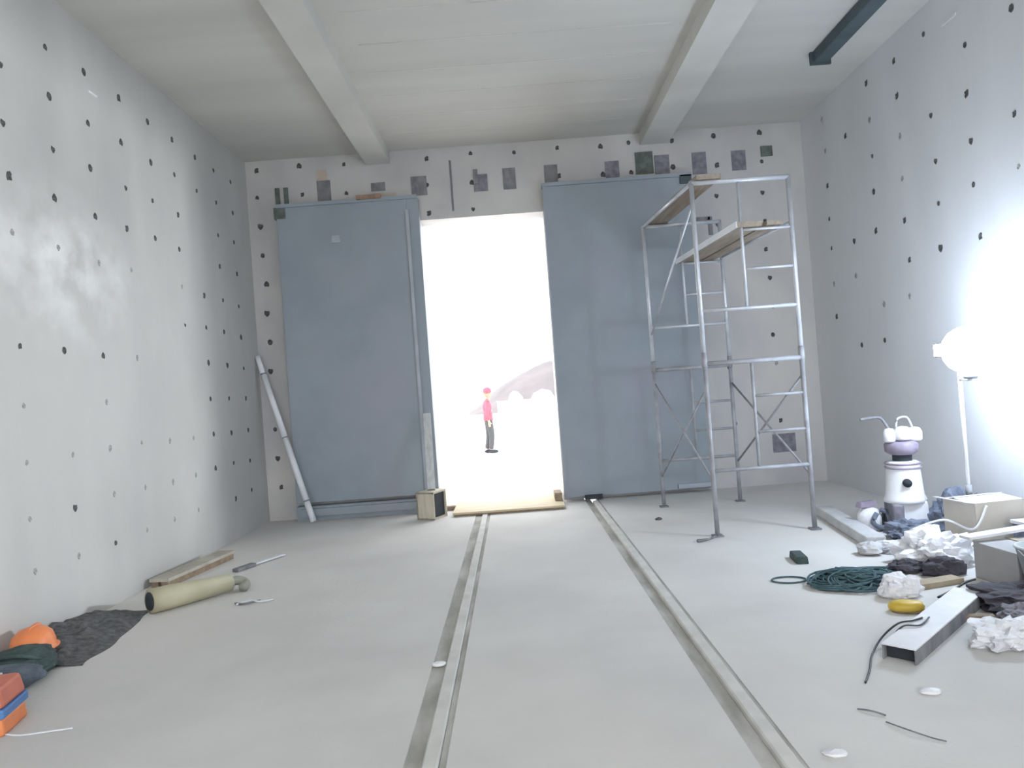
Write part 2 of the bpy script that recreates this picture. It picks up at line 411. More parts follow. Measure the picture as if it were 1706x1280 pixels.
# ------------------------------------------------------------------ the two sliding steel door leaves
door_1 = thing('door_1', 'tall blue grey steel door leaf left of the bright doorway', 'door', (0, 0, 0)); door_1['kind'] = 'structure'
y0 = D - .17
MB().box((-2.20, y0 + .05, 2.31), (1.82, .10, 4.14)).build('steel_panel', m_door, door_1, bevel=.006)
MB().box((-1.21, y0 + .07, 2.28), (.17, .12, 4.20)).build('edge_panel', m_door, door_1, bevel=.006)
e = MB().box((-1.285, y0 - .012, 2.22), (.045, .024, 4.00)).build('edge_angle', m_dooredge, door_1)
MB().box((-2.12, y0 + .04, 4.395), (1.96, .14, .05)).build('top_rail', m_door, door_1)
MB().box((-1.80, y0 - .02, 4.43), (.34, .08, .06)).build('rust_patch', m_rust, door_1)
MB().box((-3.06, y0 + .05, 4.30), (.16, .12, .16)).build('hanger_bracket', m_plateg, door_1)
MB().box((-2.30, y0 - .01, 3.88), (.13, .02, .10), taper=.8).build('lifting_lug', m_dooredge, door_1)
MB().box((-2.15, y0 - .06, .12), (1.75, .10, .10)).build('bottom_ledge', m_door, door_1)
MB().box((-2.15, y0 + .03, .10), (1.90, .16, .20)).build('bottom_rail', m_door, door_1)
door_2 = thing('door_2', 'tall blue grey steel door leaf right of the doorway behind the scaffold', 'door', (0, 0, 0)); door_2['kind'] = 'structure'
MB().box((1.66, y0 + .05, 2.23), (2.07, .10, 4.36)).build('steel_panel', m_door, door_2, bevel=.006)
MB().box((1.66, y0 + .04, 4.425), (2.09, .14, .05)).build('top_rail', m_door, door_2)
MB().box((.645, y0 - .008, 2.25), (.05, .02, 4.3)).build('edge_strip', m_door, door_2)
MB().box((1.02, y0 - .02, .045), (.24, .07, .06)).build('floor_guide', m_black, door_2)
MB().box((2.45, y0 - .02, .10), (.5, .04, .06)).build('bottom_ledge', m_dooredge, door_2)
MB().box((2.62, y0 + .03, 4.36), (.16, .12, .12)).build('hanger_bracket', m_teal, door_2)

# dark duct at the ceiling beside the right wall
t = thing('ceiling_profile', 'long dark teal profile under the ceiling beside the right wall', 'profile', (3.72, 5.2, ZC))
MB().box((-.03, 0, -.06), (.17, 5.6, .12)).build('channel', m_teal, t, bevel=.01)
MB().box((-.03, 2.8, -.07), (.23, .03, .14)).build('end_flange', m_teal, t)

# ------------------------------------------------------------------ outdoors
g = MB().box((0, 50.0, -.25), (160, 78.8, .4)); struct(g.build('ground', m_yard), 'overexposed pale yard outside the doorway', 'ground')
g = MB().box((0, -40, -.25), (160, 61.9, .4)); struct(g.build('ground', m_yard), 'pale open ground behind the room', 'ground')
vs = []; fs = []; nx, ny = 40, 12
for i in range(nx + 1):
    for j in range(ny + 1):
        x = -14 + 40 * i / nx; v = j / ny
        env = max(0.0, 1 - ((x - 8) / 11.5) ** 2) ** .75
        h = 4.6 * env * math.sin(math.pi * min(1, v * .75 + .02)) + .5 * noise.noise(Vector((x * .5, v * 4, 0))) * env
        vs.append((x, 54 + 18 * v, max(-.3, h - .2)))
for i in range(nx):
    for j in range(ny):
        a = i * (ny + 1) + j; fs.append((a, a + ny + 1, a + ny + 2, a + 1))
mb = MB(); mb.add(vs, fs, True)
tag(mb.build('earth_bank', m_mound), 'dim grey brown bank far behind the yard in the doorway', 'hill', kind='structure')
t = thing('yard_wall', 'low white wall across the yard behind the person in red', 'wall', (1.5, 45, -.05))
MB().box((2, 0, .48), (9, .25, .96)).build('wall_panel', m_white, t); MB().box((2, 0, .99), (9.1, .4, .06)).build('coping', m_white, t)
for x, w, lab in ((.15, .5, 'smaller white heap behind the yard wall beside the person in red'), (1.9, .8, 'larger white heap behind the yard wall near the right door leaf')):
    tag(MB().blob((0, 0, .7), (w, .6, .8), 3, .2, 2, int(w * 10), .85).build('sand_heap', m_white, loc=(x, 46.2, 0)), lab, 'heap')
tag(MB().box((0, 0, .06), (3.2, .3, .12)).build('kerb_stone', m_kerb, loc=(.35, 30.5, -.05), bevel=.02), 'thin grey kerb line on the white yard right of the person', 'kerb')

# person in the yard: body, shirt and trousers are each one continuous surface (tapered limbs fused by a voxel remesh)
def fuse(name, limbs, balls, m, parent, voxel=.016):
    mb = MB()
    for pts, rad in limbs:
        mb.path(smooth_curve(pts, 4), [rad[min(int(k / 4), len(rad) - 2)] * (1 - (k / 4 - min(int(k / 4), len(rad) - 2))) + rad[min(int(k / 4), len(rad) - 2) + 1] * (k / 4 - min(int(k / 4), len(rad) - 2)) for k in range(4 * (len(pts) - 1) + 1)], 14)
    for c, d in balls: mb.blob(c, d, 3, 0, 1)
    o = mb.build(name, m, parent)
    rm = o.modifiers.new('remesh', 'REMESH'); rm.mode = 'VOXEL'; rm.voxel_size = voxel; rm.use_smooth_shade = True
    sm = o.modifiers.new('smooth', 'SMOOTH'); sm.iterations = 4; sm.factor = .5
    dg = bpy.context.evaluated_depsgraph_get(); dg.update()
    nm = bpy.data.meshes.new_from_object(o.evaluated_get(dg)); o.modifiers.clear(); o.data = nm
    nm.materials.clear(); nm.materials.append(m); nm.polygons.foreach_set('use_smooth', [True] * len(nm.polygons))
    return o
p = thing('person', 'person in a red shirt and red helmet walking in the bright yard', 'person', (-.71, 19.5, -.05), R(100))
# local axes: faces -y, x runs from shoulder to shoulder
armL = [(-.17, .01, 1.36), (-.215, .05, 1.10), (-.22, .02, .87)]; armR = [(.17, .01, 1.36), (.215, .02, 1.10), (.22, -.03, .88)]
legL = [(-.085, 0, .88), (-.09, -.05, .48), (-.09, -.01, .09)]; legR = [(.085, 0, .88), (.09, 0, .47), (.09, .07, .10)]
body_l = [(armL, [.048, .04, .03]), (armR, [.048, .04, .03]), (legL, [.08, .058, .04]), (legR, [.08, .058, .04]),
          ([(0, 0, .90), (0, .0, 1.12), (0, .01, 1.36)], [.12, .115, .11]), ([(0, .01, 1.34), (0, -.01, 1.46), (0, -.02, 1.54)], [.065, .055, .055])]
for hx, hy, hz_ in ((-.22, .015, .80), (.22, -.045, .81)):
    body_l.append(([(hx, hy, hz_ + .08), (hx, hy - .01, hz_), (hx, hy - .015, hz_ - .03)], [.03, .036, .03]))
    for q in range(4):
        body_l.append(([(hx, hy - .035 + q * .018, hz_ - .02), (hx * .99, hy - .04 + q * .018, hz_ - .065), (hx * .96, hy - .035 + q * .016, hz_ - .095 + .006 * abs(q - 1))], [.0095, .009, .008]))
    body_l.append(([(hx * .97, hy - .03, hz_ + .03), (hx * .93, hy - .065, hz_ + .005), (hx * .92, hy - .075, hz_ - .025)], [.012, .011, .009]))
fuse('body', body_l, [((0, -.02, 1.60), (.078, .098, .115)), ((0, -.06, 1.535), (.05, .055, .045)), ((-.08, -.01, 1.59), (.014, .025, .035)), ((.08, -.01, 1.59), (.014, .025, .035)), ((0, -.12, 1.585), (.016, .02, .024)),
      ((-.09, -.06, .045), (.04, .09, .035)), ((.09, .03, .05), (.04, .09, .035))], m_skin, p, .010)
fuse('shirt', [([(-.17, .01, 1.36), (-.215, .05, 1.10), (-.22, .02, .90)], [.066, .056, .046]), ([(.17, .01, 1.36), (.215, .02, 1.10), (.22, -.03, .91)], [.066, .056, .046]),
      ([(-.16, .01, 1.375), (0, .01, 1.40), (.16, .01, 1.375)], [.062, .075, .062])],
     [((0, .01, 1.24), (.185, .125, .20)), ((0, .0, 1.02), (.165, .13, .20)), ((0, 0, .92), (.165, .135, .10))], m_shirt, p)
fuse('trousers', [([(-.085, 0, .88), (-.09, -.05, .48), (-.09, -.01, .11)], [.105, .08, .065]), ([(.085, 0, .88), (.09, 0, .47), (.09, .07, .12)], [.105, .08, .065])],
     [((0, 0, .90), (.155, .125, .10))], m_trous, p)
for sx, yy in ((-.09, -.07), (.09, .02)):
    MB().blob((sx, yy, .045), (.05, .135, .055), 2, .1, 1.5, 3, .8).build('shoe', m_black, p)
for sx in (-.032, .032): MB().blob((sx, -.108, 1.612), (.012, .008, .008), 2, 0).build('eye', m_black, p)
MB().blob((0, -.112, 1.545), (.026, .007, .007), 2, 0).build('mouth', m_rust, p)
hm = MB().lathe([(.155, 0), (.15, .02), (.125, .03), (.12, .08), (.09, .125), (.04, .145), (.0, .15)], 20, (0, -.02, 1.635), .8, .95)
hm.build('helmet', m_shirt, p)

# ------------------------------------------------------------------ doorway objects
t = thing('plywood_sheet', 'large pale plywood sheet lying across the threshold of the bright doorway', 'board', (-.16, 10.60, 0))
pm = MB(); pm.box((0, 0, .065), (1.47, 2.35, .025), rx=R(1.2)); pm.build('sheet', m_ply, t)
MB().box((0, -1.12, .014), (1.40, .05, .028)).build('batten', m_plyend, t)
tag(MB().box((0, 0, .05), (.10, .35, .10)).build('timber_block', m_plyend, loc=(.52, 9.95, .065)), 'small orange brown timber block on the right end of the plywood sheet', 'block')
t = thing('wooden_crate', 'small pale wooden crate with a dark open side at the doorway foot', 'crate', (-1.17, 9.50, 0), R(-24))
cr = MB(); w, d, h = .26, .34, .36
cr.box((-w / 2 + .012, 0, h / 2), (.024, d, h)); cr.box((0, d / 2 - .012, h / 2), (w, .024, h)); cr.box((0, -d / 2 + .012, h / 2), (w, .024, h))
cr.box((0, 0, .012), (w, d, .024)); cr.box((0, 0, h - .012), (w, d, .024)); cr.build('crate_body', m_crate, t)
MB().box((w / 2 - .03, 0, h / 2), (.01, d - .05, h - .05)).build('inside_shade', m_black, t)  # black panel painted as the shade inside the crate
tag(MB().bar((-1.165, 9.55, .365), (-1.205, 9.96, 1.36), .10, .07).build('timber_post', m_post), 'short weathered white post standing on the wooden crate against the door edge', 'post')
tag(MB().box((0, 0, .03), (.3, .16, .05), taper=.7).build('scrap_board', m_plyend, loc=(-.93, 10.05, 0)), 'dark scrap of board between the crate and the plywood sheet', 'scrap')

# white tube leaning in the left corner
t = thing('plastic_tube', 'long white jointed plastic tube leaning in the left corner by the door', 'tube', (-2.80, 9.72, 0))
a = Vector((0, 0, .02)); b = Vector((-.72, .33, 2.34)); r = .042
fr = [0, .125, .50, .885, 1.0]
for i in range(4):
    MB().tube(a.lerp(b, fr[i] + .004), a.lerp(b, fr[i + 1] - .004), r * (1.0, 1.02, 1.0, .88)[i], 14).build('tube_section', m_pvc, t)
for k in fr[1:4]:
    MB().tube(a.lerp(b, k - .006), a.lerp(b, k + .006), r * .9, 14).build('joint', m_band, t)

# ------------------------------------------------------------------ scaffold tower
sca = thing('scaffold_tower', 'white two storey tubular scaffold tower before the right door leaf', 'scaffold', (0, 0, 0))
XN, XF, YN, YF = (1.93, 2.90), (1.79, 2.75), 7.18, 9.05
ZJ, ZT = 1.76, 3.55
def frame(xs, y, z0, z1, m, low, m2=None):
    w = xs[1] - xs[0]; xm = xs[0] + w * .48
    fr = thing_part = bpy.data.objects.new('end_frame', None); COL.objects.link(fr); fr.parent = sca
    fr.location = (0, 0, 0)
    for x in xs: MB().tube((x, y, z0), (x, y, z1), .024, 12).build('leg', m, fr)
    MB().tube((xs[0], y, z1 - .02), (xs[1], y, z1 - .02), .024, 12).build('top_bar', m, fr)
    MB().tube((xs[0], y, z0 + low), (xs[1], y, z0 + low), .020, 10).build('cross_bar', m, fr)
    MB().tube((xm, y, z0 + low), (xm, y, z1 - .02), .016, 10).build('inner_post', m, fr)
    for k in (.30, .60) if low < .6 else (.33, .66):
        zz = z0 + low + (z1 - z0 - low) * k
        MB().tube((xm, y, zz), (xs[1], y, zz), .015, 8).build('rung', m, fr)
    return fr
frame(XN, YN, ZJ, ZT, m_tube, .49)
frame(XF, YF, ZJ, ZT, m_tube, .49)
frame(XN, YN, .03, ZJ - .02, m_tube2, .62)
frame(XF, YF, .03, ZJ - .02, m_tube2, .55)
for x, y in ((XN[0], YN), (XN[1], YN), (XF[0], YF), (XF[1], YF)):
    MB().tube((x, y, ZJ - .07), (x, y, ZJ + .07), .029, 12).build('joint_pin', m_tube2, sca)
    MB().box((x, y, .008), (.10, .10, .016)).build('base_plate', m_plate, sca)
# cross braces on the long sides
for (p0, p1, m) in (((XF[0], YF, 1.55), (XN[0], YN, .55), m_tube2), ((XN[0], YN, 1.48), (XF[0], YF, .38), m_tube2),
                    ((XF[1], YF, 1.50), (XN[1], YN, .55), m_tube2), ((XN[1], YN, 1.55), (XF[1], YF, .50), m_tube2),
                    ((XN[0], YN, 3.33), (XF[0], YF, 2.16), m_tube)):
    MB().tube(p0, p1, .012, 8).build('brace', m, sca)
MB().tube((XF[0], YF, ZT - .02), (XN[0], YN, ZT - .02), .02, 10).build('side_rail', m_tube, sca)
MB().tube((XF[1], YF, 3.08), (XN[1], YN, 3.08), .016, 10).build('side_rail', m_tube, sca)
# boards lying on the scaffold are things of their own
tag(MB().bar((2.10, YN - .04, ZT + .027), (1.96, YF + .10, ZT + .027), .25, .045).build('scaffold_board', m_plank), 'brown scaffold board laid along the top left side of the tower', 'board')
zb = ZJ + .49 + (ZT - ZJ - .49) * .60 + .045
tag(MB().bar((2.47, YN - .05, zb), (2.33, YF + .12, zb), .25, .05).build('scaffold_board', m_plank), 'brown scaffold board laid on the middle rungs of the tower', 'board')
tag(MB().bar((2.72, YN - .04, zb), (2.58, YF + .10, zb), .16, .04).build('scaffold_board', m_plank), 'narrower scaffold board beside the middle one under the right tower legs', 'board')
MB().bar((2.338, YN - .05, zb + .004), (2.198, YF + .12, zb + .004), .016, .06).build('lit_board_edge', m_pvc, bpy.data.objects['scaffold_board.001'])  # white strip added as the light on the board's left edge
# stick at the tower foot
tag(MB().path([(1.90, 7.12, .02), (1.80, 7.02, .015), (1.68, 6.98, .012)], [.012, .010, .022], 8).build('iron_stub', m_plate), 'bent dark iron stub on the floor at the near left tower foot', 'scrap')

# ------------------------------------------------------------------ left floor: rubble, bag, helmet, pipe, boards
vs = []; fs = []; nx, ny = 30, 12
for i in range(nx + 1):
    for j in range(ny + 1):
        u = i / nx; v = j / ny
        y = 4.75 + 1.25 * u; x = XL + .01 + (.62 - .18 * u) * v
        env = (math.sin(math.pi * min(1, u * .96 + .04)) ** .5) * (1 - v ** 2)
        z = .10 * env + .05 * env * noise.noise(Vector((x * 9, y * 9, 1))) + .035 * env * noise.noise(Vector((x * 24, y * 24, 5)))
        x += .08 * noise.noise(Vector((y * 3, v * 2, 3))) * v
        vs.append((x, y, max(z, -.004)))
for i in range(nx):
    for j in range(ny):
        a = i * (ny + 1) + j; fs.append((a, a + ny + 1, a + ny + 2, a + 1))
mb = MB(); mb.add(vs, fs); tag(mb.build('rubble_heap', m_rubble), 'dark grey heap of rubble along the foot of the left wall', 'rubble', kind='stuff')
t = thing('tool_bag', 'dark green tool bag with a white label lying below the orange helmet', 'bag', (-3.30, 4.62, 0), R(20))
MB().blob((0, 0, .075), (.23, .24, .10), 4, .18, 1.8, 4, .72).build('bag_body', m_bag, t)
MB().blob((-.02, -.22, .07), (.24, .11, .085), 3, .18, 2, 7, .8).build('side_pocket', m_bagblue, t)
MB().box((-.02, -.335, .085), (.075, .012, .11), rx=R(-25)).build('paper_label', m_label, t)
MB().path(smooth_curve([(-.16, -.06, .12), (-.10, -.14, .17), (.06, -.15, .17), (.16, -.08, .11)], 6), .014, 8).build('handle', m_bag, t)
t = thing('safety_helmet', 'orange safety helmet resting on the dark tool bag by the left wall', 'helmet', (-3.37, 4.90, .085), R(10))
MB().lathe([(.150, 0), (.152, .008), (.132, .016), (.130, .05), (.115, .10), (.08, .135), (.03, .150), (0, .152)], 28, (0, 0, 0), 1, 1.2).build('shell', m_orange, t)
MB().box((0, -.175, .008), (.18, .09, .014), taper=.85).build('peak', m_orange, t)
MB().box((0, .01, .148), (.03, .2, .02), taper=.7).build('ridge', m_orange, t)
t = thing('tool_case', 'red orange tool case with a blue middle band at the left picture edge', 'case', (-2.98, 3.84, 0), R(12))
MB().box((0, 0, .045), (.40, .28, .09), taper=.96).build('lower_shell', m_orange, t, bevel=.015)
MB().box((0, 0, .115), (.41, .29, .05)).build('blue_band', m_blue, t, bevel=.01)
MB().box((0, 0, .195), (.40, .28, .11), taper=.9).build('upper_shell', m_redorange, t, bevel=.02)
MB().path(smooth_curve([(-.08, -.14, .13), (-.07, -.18, .15), (.07, -.18, .15), (.08, -.14, .13)], 5), .010, 8).build('handle', m_blue, t)
tag(MB().path(smooth_curve([(-2.76, 3.76, .008), (-2.66, 3.74, .006), (-2.54, 3.76, .006), (-2.42, 3.78, .006)], 6), .005, 6).build('floor_string', m_pvc), 'thin white string on the floor beside the orange tool case', 'string')
t = thing('drain_pipe', 'yellowed plastic pipe with a dark open end on the floor by the left wall', 'pipe', (0, 0, 0))
pa, pb = Vector((-3.06, 5.86, .105)), Vector((-2.62, 6.40, .085))
mb = MB(); ax = (pb - pa).normalized()
mb.path([pa, pa.lerp(pb, .25), pb], [.10, .10, .075], 20); mb.build('pipe_body', m_yellowpipe, t)
MB().tube(pa - ax * .006, pa + ax * .02, .075, 20).build('bore_shade', m_black, t)  # black disc painted as the shade in the pipe bore
MB().path(smooth_curve([pb - ax * .02, pb + Vector((.05, .05, .0)), pb + Vector((.12, .04, -.03)), pb + Vector((.13, -.04, -.045))], 5), .042, 12).build('elbow', m_elbow, t)
t = thing('timber_board', 'short grey board with a dark underside leaning at the left wall foot', 'board', (-3.32, 7.28, 0), R(-9))
MB().box((0, 0, .075), (.20, 1.15, .03)).build('board_face', m_board, t); MB().box((.05, 0, .03), (.07, 1.13, .06)).build('batten', m_plyend, t)
MB().box((-.05, 0, .03), (.07, 1.13, .06)).build('batten', m_plyend, t)
t = thing('wall_scraper', 'long handled scraper with a dark end lying on the left floor', 'tool', (0, 0, 0))
MB().bar((-2.87, 7.15, .02), (-2.77, 7.38, .02), .07, .03).build('dark_handle', m_plate, t)
MB().bar((-2.77, 7.38, .02), (-2.58, 7.76, .02), .045, .012).build('blade', m_pvc, t)
t = thing('scrap_wire', 'small tangle of pale wire on the floor right of the yellowed pipe', 'wire', (-2.27, 5.96, 0))
MB().path(smooth_curve([(-.12, -.03, .01), (-.02, .03, .02), (.06, -.02, .02), (.16, .05, .01)], 6), .008, 6).build('pale_wire', m_pvc, t)
MB().path(smooth_curve([(-.15, .02, .008), (-.05, -.04, .015), (.05, .05, .01)], 6), .008, 6).build('dark_wire', m_plate, t)

# ------------------------------------------------------------------ floor crumbs in the middle
for i, (x, y, s, m, lab) in enumerate(((-.555, 4.30, .045, m_white, 'white flake on the floor beside the left rail'),
                     (1.90, 3.48, .05, m_white, 'white flake on the floor before the steel channel'),
                     (1.22, 2.99, .05, m_bagw, 'white crumb beside the near end of the right rail'))):
    tag(MB().blob((0, 0, .008), (s, s * .7, .014), 2, .25, 2, i, .5).build('plaster_flake', m, loc=(x, y, 0)), lab, 'flake')
tag(MB().path(smooth_curve([(1.55, 3.22, .006), (1.60, 3.12, .012), (1.66, 3.05, .008), (1.70, 3.02, .006)], 5), .003, 6).build('twig', m_plate), 'thin dark twig on the right floor near the picture bottom', 'twig')
tag(MB().path(smooth_curve([(1.49, 3.36, .006), (1.54, 3.32, .010), (1.58, 3.28, .006)], 5), .004, 6).build('twig', m_plate), 'tiny grey twig behind the dark twig on the floor', 'twig')
tag(MB().box((0, 0, .03), (.10, .26, .06), rz=0, taper=.9).build('wood_block', m_bag, loc=(2.29, 6.05, 0), bevel=.008), 'dark little block on the floor before the scaffold tower', 'block').rotation_euler = (0, 0, R(-8))
tag(MB().blob((0, 0, .01), (.04, .03, .02), 2, .2, 2, 3, .5).build('dark_pebble', m_rubble, loc=(1.56, 8.25, 0)), 'small dark pebble on the floor left of the tower', 'pebble')

# ------------------------------------------------------------------ right side: kerb, machine, boxes and site litter
t = MB().bar((3.28, 7.85, .05), (3.06, 6.28, .05), .17, .10).build('concrete_kerb', m_kerb, bevel=.012)
tag(t, 'long pale concrete kerb on the floor from the tower foot to the litter', 'kerb')
tag(MB().blob((0, 0, .05), (.10, .09, .06), 3, .3, 2, 9, .65).build('cement_lump', m_kerb, loc=(2.90, 6.08, 0)), 'grey cement lump at the near end of the kerb', 'lump')

mc = thing('floor_machine', 'upright white site machine with mauve collar before the right wall', 'machine', (3.66, 6.88, 0), R(-12))
MB().box((.02, 0, .17), (.30, .30, .24), taper=.9).build('base_skirt', m_white, mc, bevel=.02)
MB().box((-.11, -.02, .15), (.10, .30, .24)).build('motor_side', m_plate2, mc, bevel=.015)
MB().lathe([(.185, .27), (.185, .30), (.165, .34), (.145, .60), (.15, .64), (.12, .66)], 24).build('body', m_white, mc)
for z in (.59, .63): MB().lathe([(.155, z), (.162, z + .008), (.155, z + .016)], 24).build('body_ring', m_mauve, mc)
MB().tube((-.02, -.15, .47), (-.02, -.185, .465), .038, 16).build('round_port', m_black, mc)
MB().lathe([(.085, .655), (.085, .73)], 18).build('coupling', m_black, mc)
MB().lathe([(.10, .72), (.145, .75), (.15, .82), (.125, .85)], 22).build('collar', m_mauve, mc)
for x, y, z, r in ((-.11, -.05, .905, .055), (.0, -.07, .92, .07), (.115, -.03, .905, .065)):
    MB().lathe([(r * .8, -.06), (r, -.04), (r, .03), (r * .7, .065), (0, .075)], 16, (x, y, z)).build('motor_cap', m_white, mc)
MB().path(smooth_curve([(-.04, -.02, .98), (-.02, -.02, 1.06), (.06, -.02, 1.07), (.10, -.02, .98)], 6), .011, 8).build('carry_handle', m_tube, mc)
MB().path(smooth_curve([(-.05, .02, .86), (-.12, .03, 1.02), (-.18, .03, 1.08), (-.34, .02, 1.07)], 6), .014, 8).build('steering_bar', m_plate, mc)
for sx in (-1, 1):
    MB().tube((sx * .17 + .02, .06, .08), (sx * .21 + .02, .06, .08), .08, 18).build('wheel', m_cable, mc)
MB().box((.0, -.16, .035), (.34, .10, .07), taper=.8).build('floor_shoe', m_white, mc, bevel=.01)

pu = thing('small_pump', 'small pale pump with a curled hose left of the white machine', 'pump', (3.36, 7.0, 0), R(15))
MB().lathe([(.10, 0), (.11, .02), (.11, .14), (.08, .20), (.03, .22)], 20).build('housing', m_bagw, pu)
MB().path(smooth_curve([(.05, -.1, .20), (.11, -.12, .16), (.10, -.13, .06), (.0, -.14, .04), (-.07, -.13, .10), (-.02, -.13, .18)], 6), .022, 8).build('hose', m_slate, pu)
MB().box((-.02, .0, .25), (.20, .08, .05), taper=.8).build('cap', m_mauve, pu)

def crumple(name, label, cat, loc, d, m, seed, amp=.35, freq=2.2, rz=0, sub=4, flat=.55):
    o = MB().blob((0, 0, d[2] * flat), d, sub, amp, freq, seed, flat).build(name, m, loc=loc)
    o.rotation_euler = (0, 0, rz); return tag(o, label, cat)
crumple('plastic_sheet', 'crumpled slate blue sheeting behind the cardboard box by the wall', 'sheet', (4.03, 6.66, 0), (.24, .20, .24), m_slate, 3, .35)
crumple('plastic_sheet', 'dark sheeting bunched at the foot of the white machine', 'sheet', (3.48, 6.56, 0), (.18, .14, .11), m_slate, 13, .4)

bxo = thing('cardboard_box', 'open beige cardboard box with lit flaps beneath the bright lamp', 'box', (3.83, 6.0, 0), R(8))
w, d, h = .44, .34, .42
c = MB(); c.box((0, -d / 2, h / 2), (w, .012, h)); c.box((0, d / 2, h / 2), (w, .012, h)); c.box((-w / 2, 0, h / 2), (.012, d, h)); c.box((w / 2, 0, h / 2), (.012, d, h)); c.box((0, 0, .01), (w, d, .02))
c.build('carton', m_carton, bxo)
MB().bar((0, -d / 2, h - .004), (.0, .05, h + .012), w, .006).build('front_flap', m_bagw, bxo)  # flaps coloured white as the lamp-lit top of the box
MB().bar((0, d / 2, h - .004), (0, .04, h + .022), w, .006).build('rear_flap', m_bagw, bxo)
MB().bar((-w / 2, 0, h), (-w / 2 - .10, 0, h + .02), d, .006).build('side_flap', m_bagw, bxo)
gbo = thing('grey_carton', 'low grey carton in front of the beige box at the right edge', 'box', (3.58, 5.06, 0), R(4))
MB().box((0, 0, .13), (.62, .42, .26)).build('carton', m_cartong, gbo, bevel=.006)
MB().box((-.04, 0, .265), (.05, .42, .004)).build('tape', m_brown, gbo)
tag(MB().bar((3.20, 5.25, .29), (4.15, 5.38, .335), .10, .02).build('lit_edge_strip', m_white), 'long white strip painted as the lit top edge of the grey carton', 'strip')  # white strip added for the light along the carton's top edge
dbo = thing('blue_box', 'dark blue box squeezed between beige box and right wall', 'box', (4.06, 5.62, 0), R(5))
MB().box((0, 0, .13), (.34, .26, .26)).build('box_body', m_slate, dbo, bevel=.01); MB().box((0, -.01, .272), (.36, .29, .025)).build('box_lid', m_white, dbo)

crumple('white_sack', 'large crumpled white sack left of the grey carton', 'sack', (3.20, 5.66, 0), (.28, .20, .17), m_bagw, 5, .45, 2.4, .2)
crumple('white_sack', 'flatter white sack lying behind the large white sack', 'sack', (3.18, 6.08, 0), (.20, .10, .07), m_bagw, 15, .4, 2.4, -.3)
crumple('dark_pouch', 'dark pouch under the left edge of the large white sack', 'pouch', (2.88, 5.50, 0), (.13, .08, .06), m_dark, 6)
crumple('dark_pouch', 'dark pouch between the large white sack and the grey carton', 'pouch', (3.10, 5.36, 0), (.16, .07, .08), m_dark, 16)
tag(MB().box((0, 0, .02), (.46, .11, .035)).build('brown_board', m_brown, loc=(2.86, 5.12, .0)), 'brown board lying behind the small white bag', 'board').rotation_euler = (0, 0, R(14))
crumple('white_bag', 'small torn white bag at the end of the teal netting', 'bag', (2.55, 4.95, 0), (.13, .10, .10), m_bagw, 8, .35, 1.6)
yl = thing('yellow_float', 'yellow oval plastic float on the floor before the small white bag', 'tool', (2.42, 4.64, 0), R(-12))
MB().lathe([(.085, 0), (.105, .015), (.11, .035), (.095, .058), (.06, .066), (0, .068)], 24, (0, 0, .0), 1, .6).build('float_shell', m_yellow, yl)
MB().lathe([(.10, .0), (.10, .012)], 24, (.01, -.01, 0), 1, .6).build('sole', m_plyend, yl)
tag(MB().bar((2.46, 4.47, .015), (2.80, 4.36, .02), .045, .03).build('dark_stick', m_plyend), 'dark stick between the yellow float and the steel channel', 'stick')
tag(MB().path(smooth_curve([(2.72, 4.80, .02), (2.88, 4.88, .04), (3.02, 4.98, .05), (3.1, 5.0, .06)], 6), .008, 6).build('dark_wire', m_cable), 'upper dark wire running from the grey carton over the floor', 'wire')
tag(MB().path(smooth_curve([(2.70, 4.58, .012), (2.78, 4.68, .02), (2.88, 4.70, .02), (3.0, 4.62, .012)], 6), .007, 6).build('dark_wire', m_cable), 'lower dark wire curling behind the steel channel', 'wire')

# teal netting: a loose pile of rope with one loop
rnd = random.Random(11); net = MB()
for k in range(60):
    cx, cy = rnd.uniform(-.18, .18), rnd.uniform(-.15, .15)
    rx_, ry_ = rnd.uniform(.08, .24), rnd.uniform(.05, .17); ph = rnd.uniform(0, 6.28); z0 = rnd.uniform(.01, .07)
    pts = []
    for j in range(7):
        g = ph + j * 2 * math.pi / 7
        e = (cx + rx_ * math.cos(g)) ; f = (cy + ry_ * math.sin(g))
        q = max(0, 1 - (e / .45) ** 2 - (f / .32) ** 2)
        pts.append((e, f, .008 + z0 * q + rnd.uniform(0, .03) * q))
    net.path(smooth_curve(pts, 4, True), .0075, 5, True)
t = thing('netting_pile', 'tangled teal netting pile with a rope loop on the right floor', 'netting', (2.40, 5.32, 0), R(-6))
net.build('rope_tangle', m_net, t)['kind'] = 'stuff'
MB().blob((0, 0, .01), (.30, .19, .03), 3, .4, 3, 2, .3).build('net_core', m_net, t)
lp = [( -.30 - .125 + .125 * math.cos(g), .13 + .085 * math.sin(g), .008) for g in [i * 2 * math.pi / 12 for i in range(12)]]
MB().path(smooth_curve(lp, 4, True), .0065, 6, True).build('rope_loop', m_net, t)
MB().path(smooth_curve([(-.18, .10, .01), (-.05, .20, .03), (.15, .25, .04), (.35, .20, .05), (.5, .30, .05)], 6), .010, 6).build('rope_end', m_net, t)

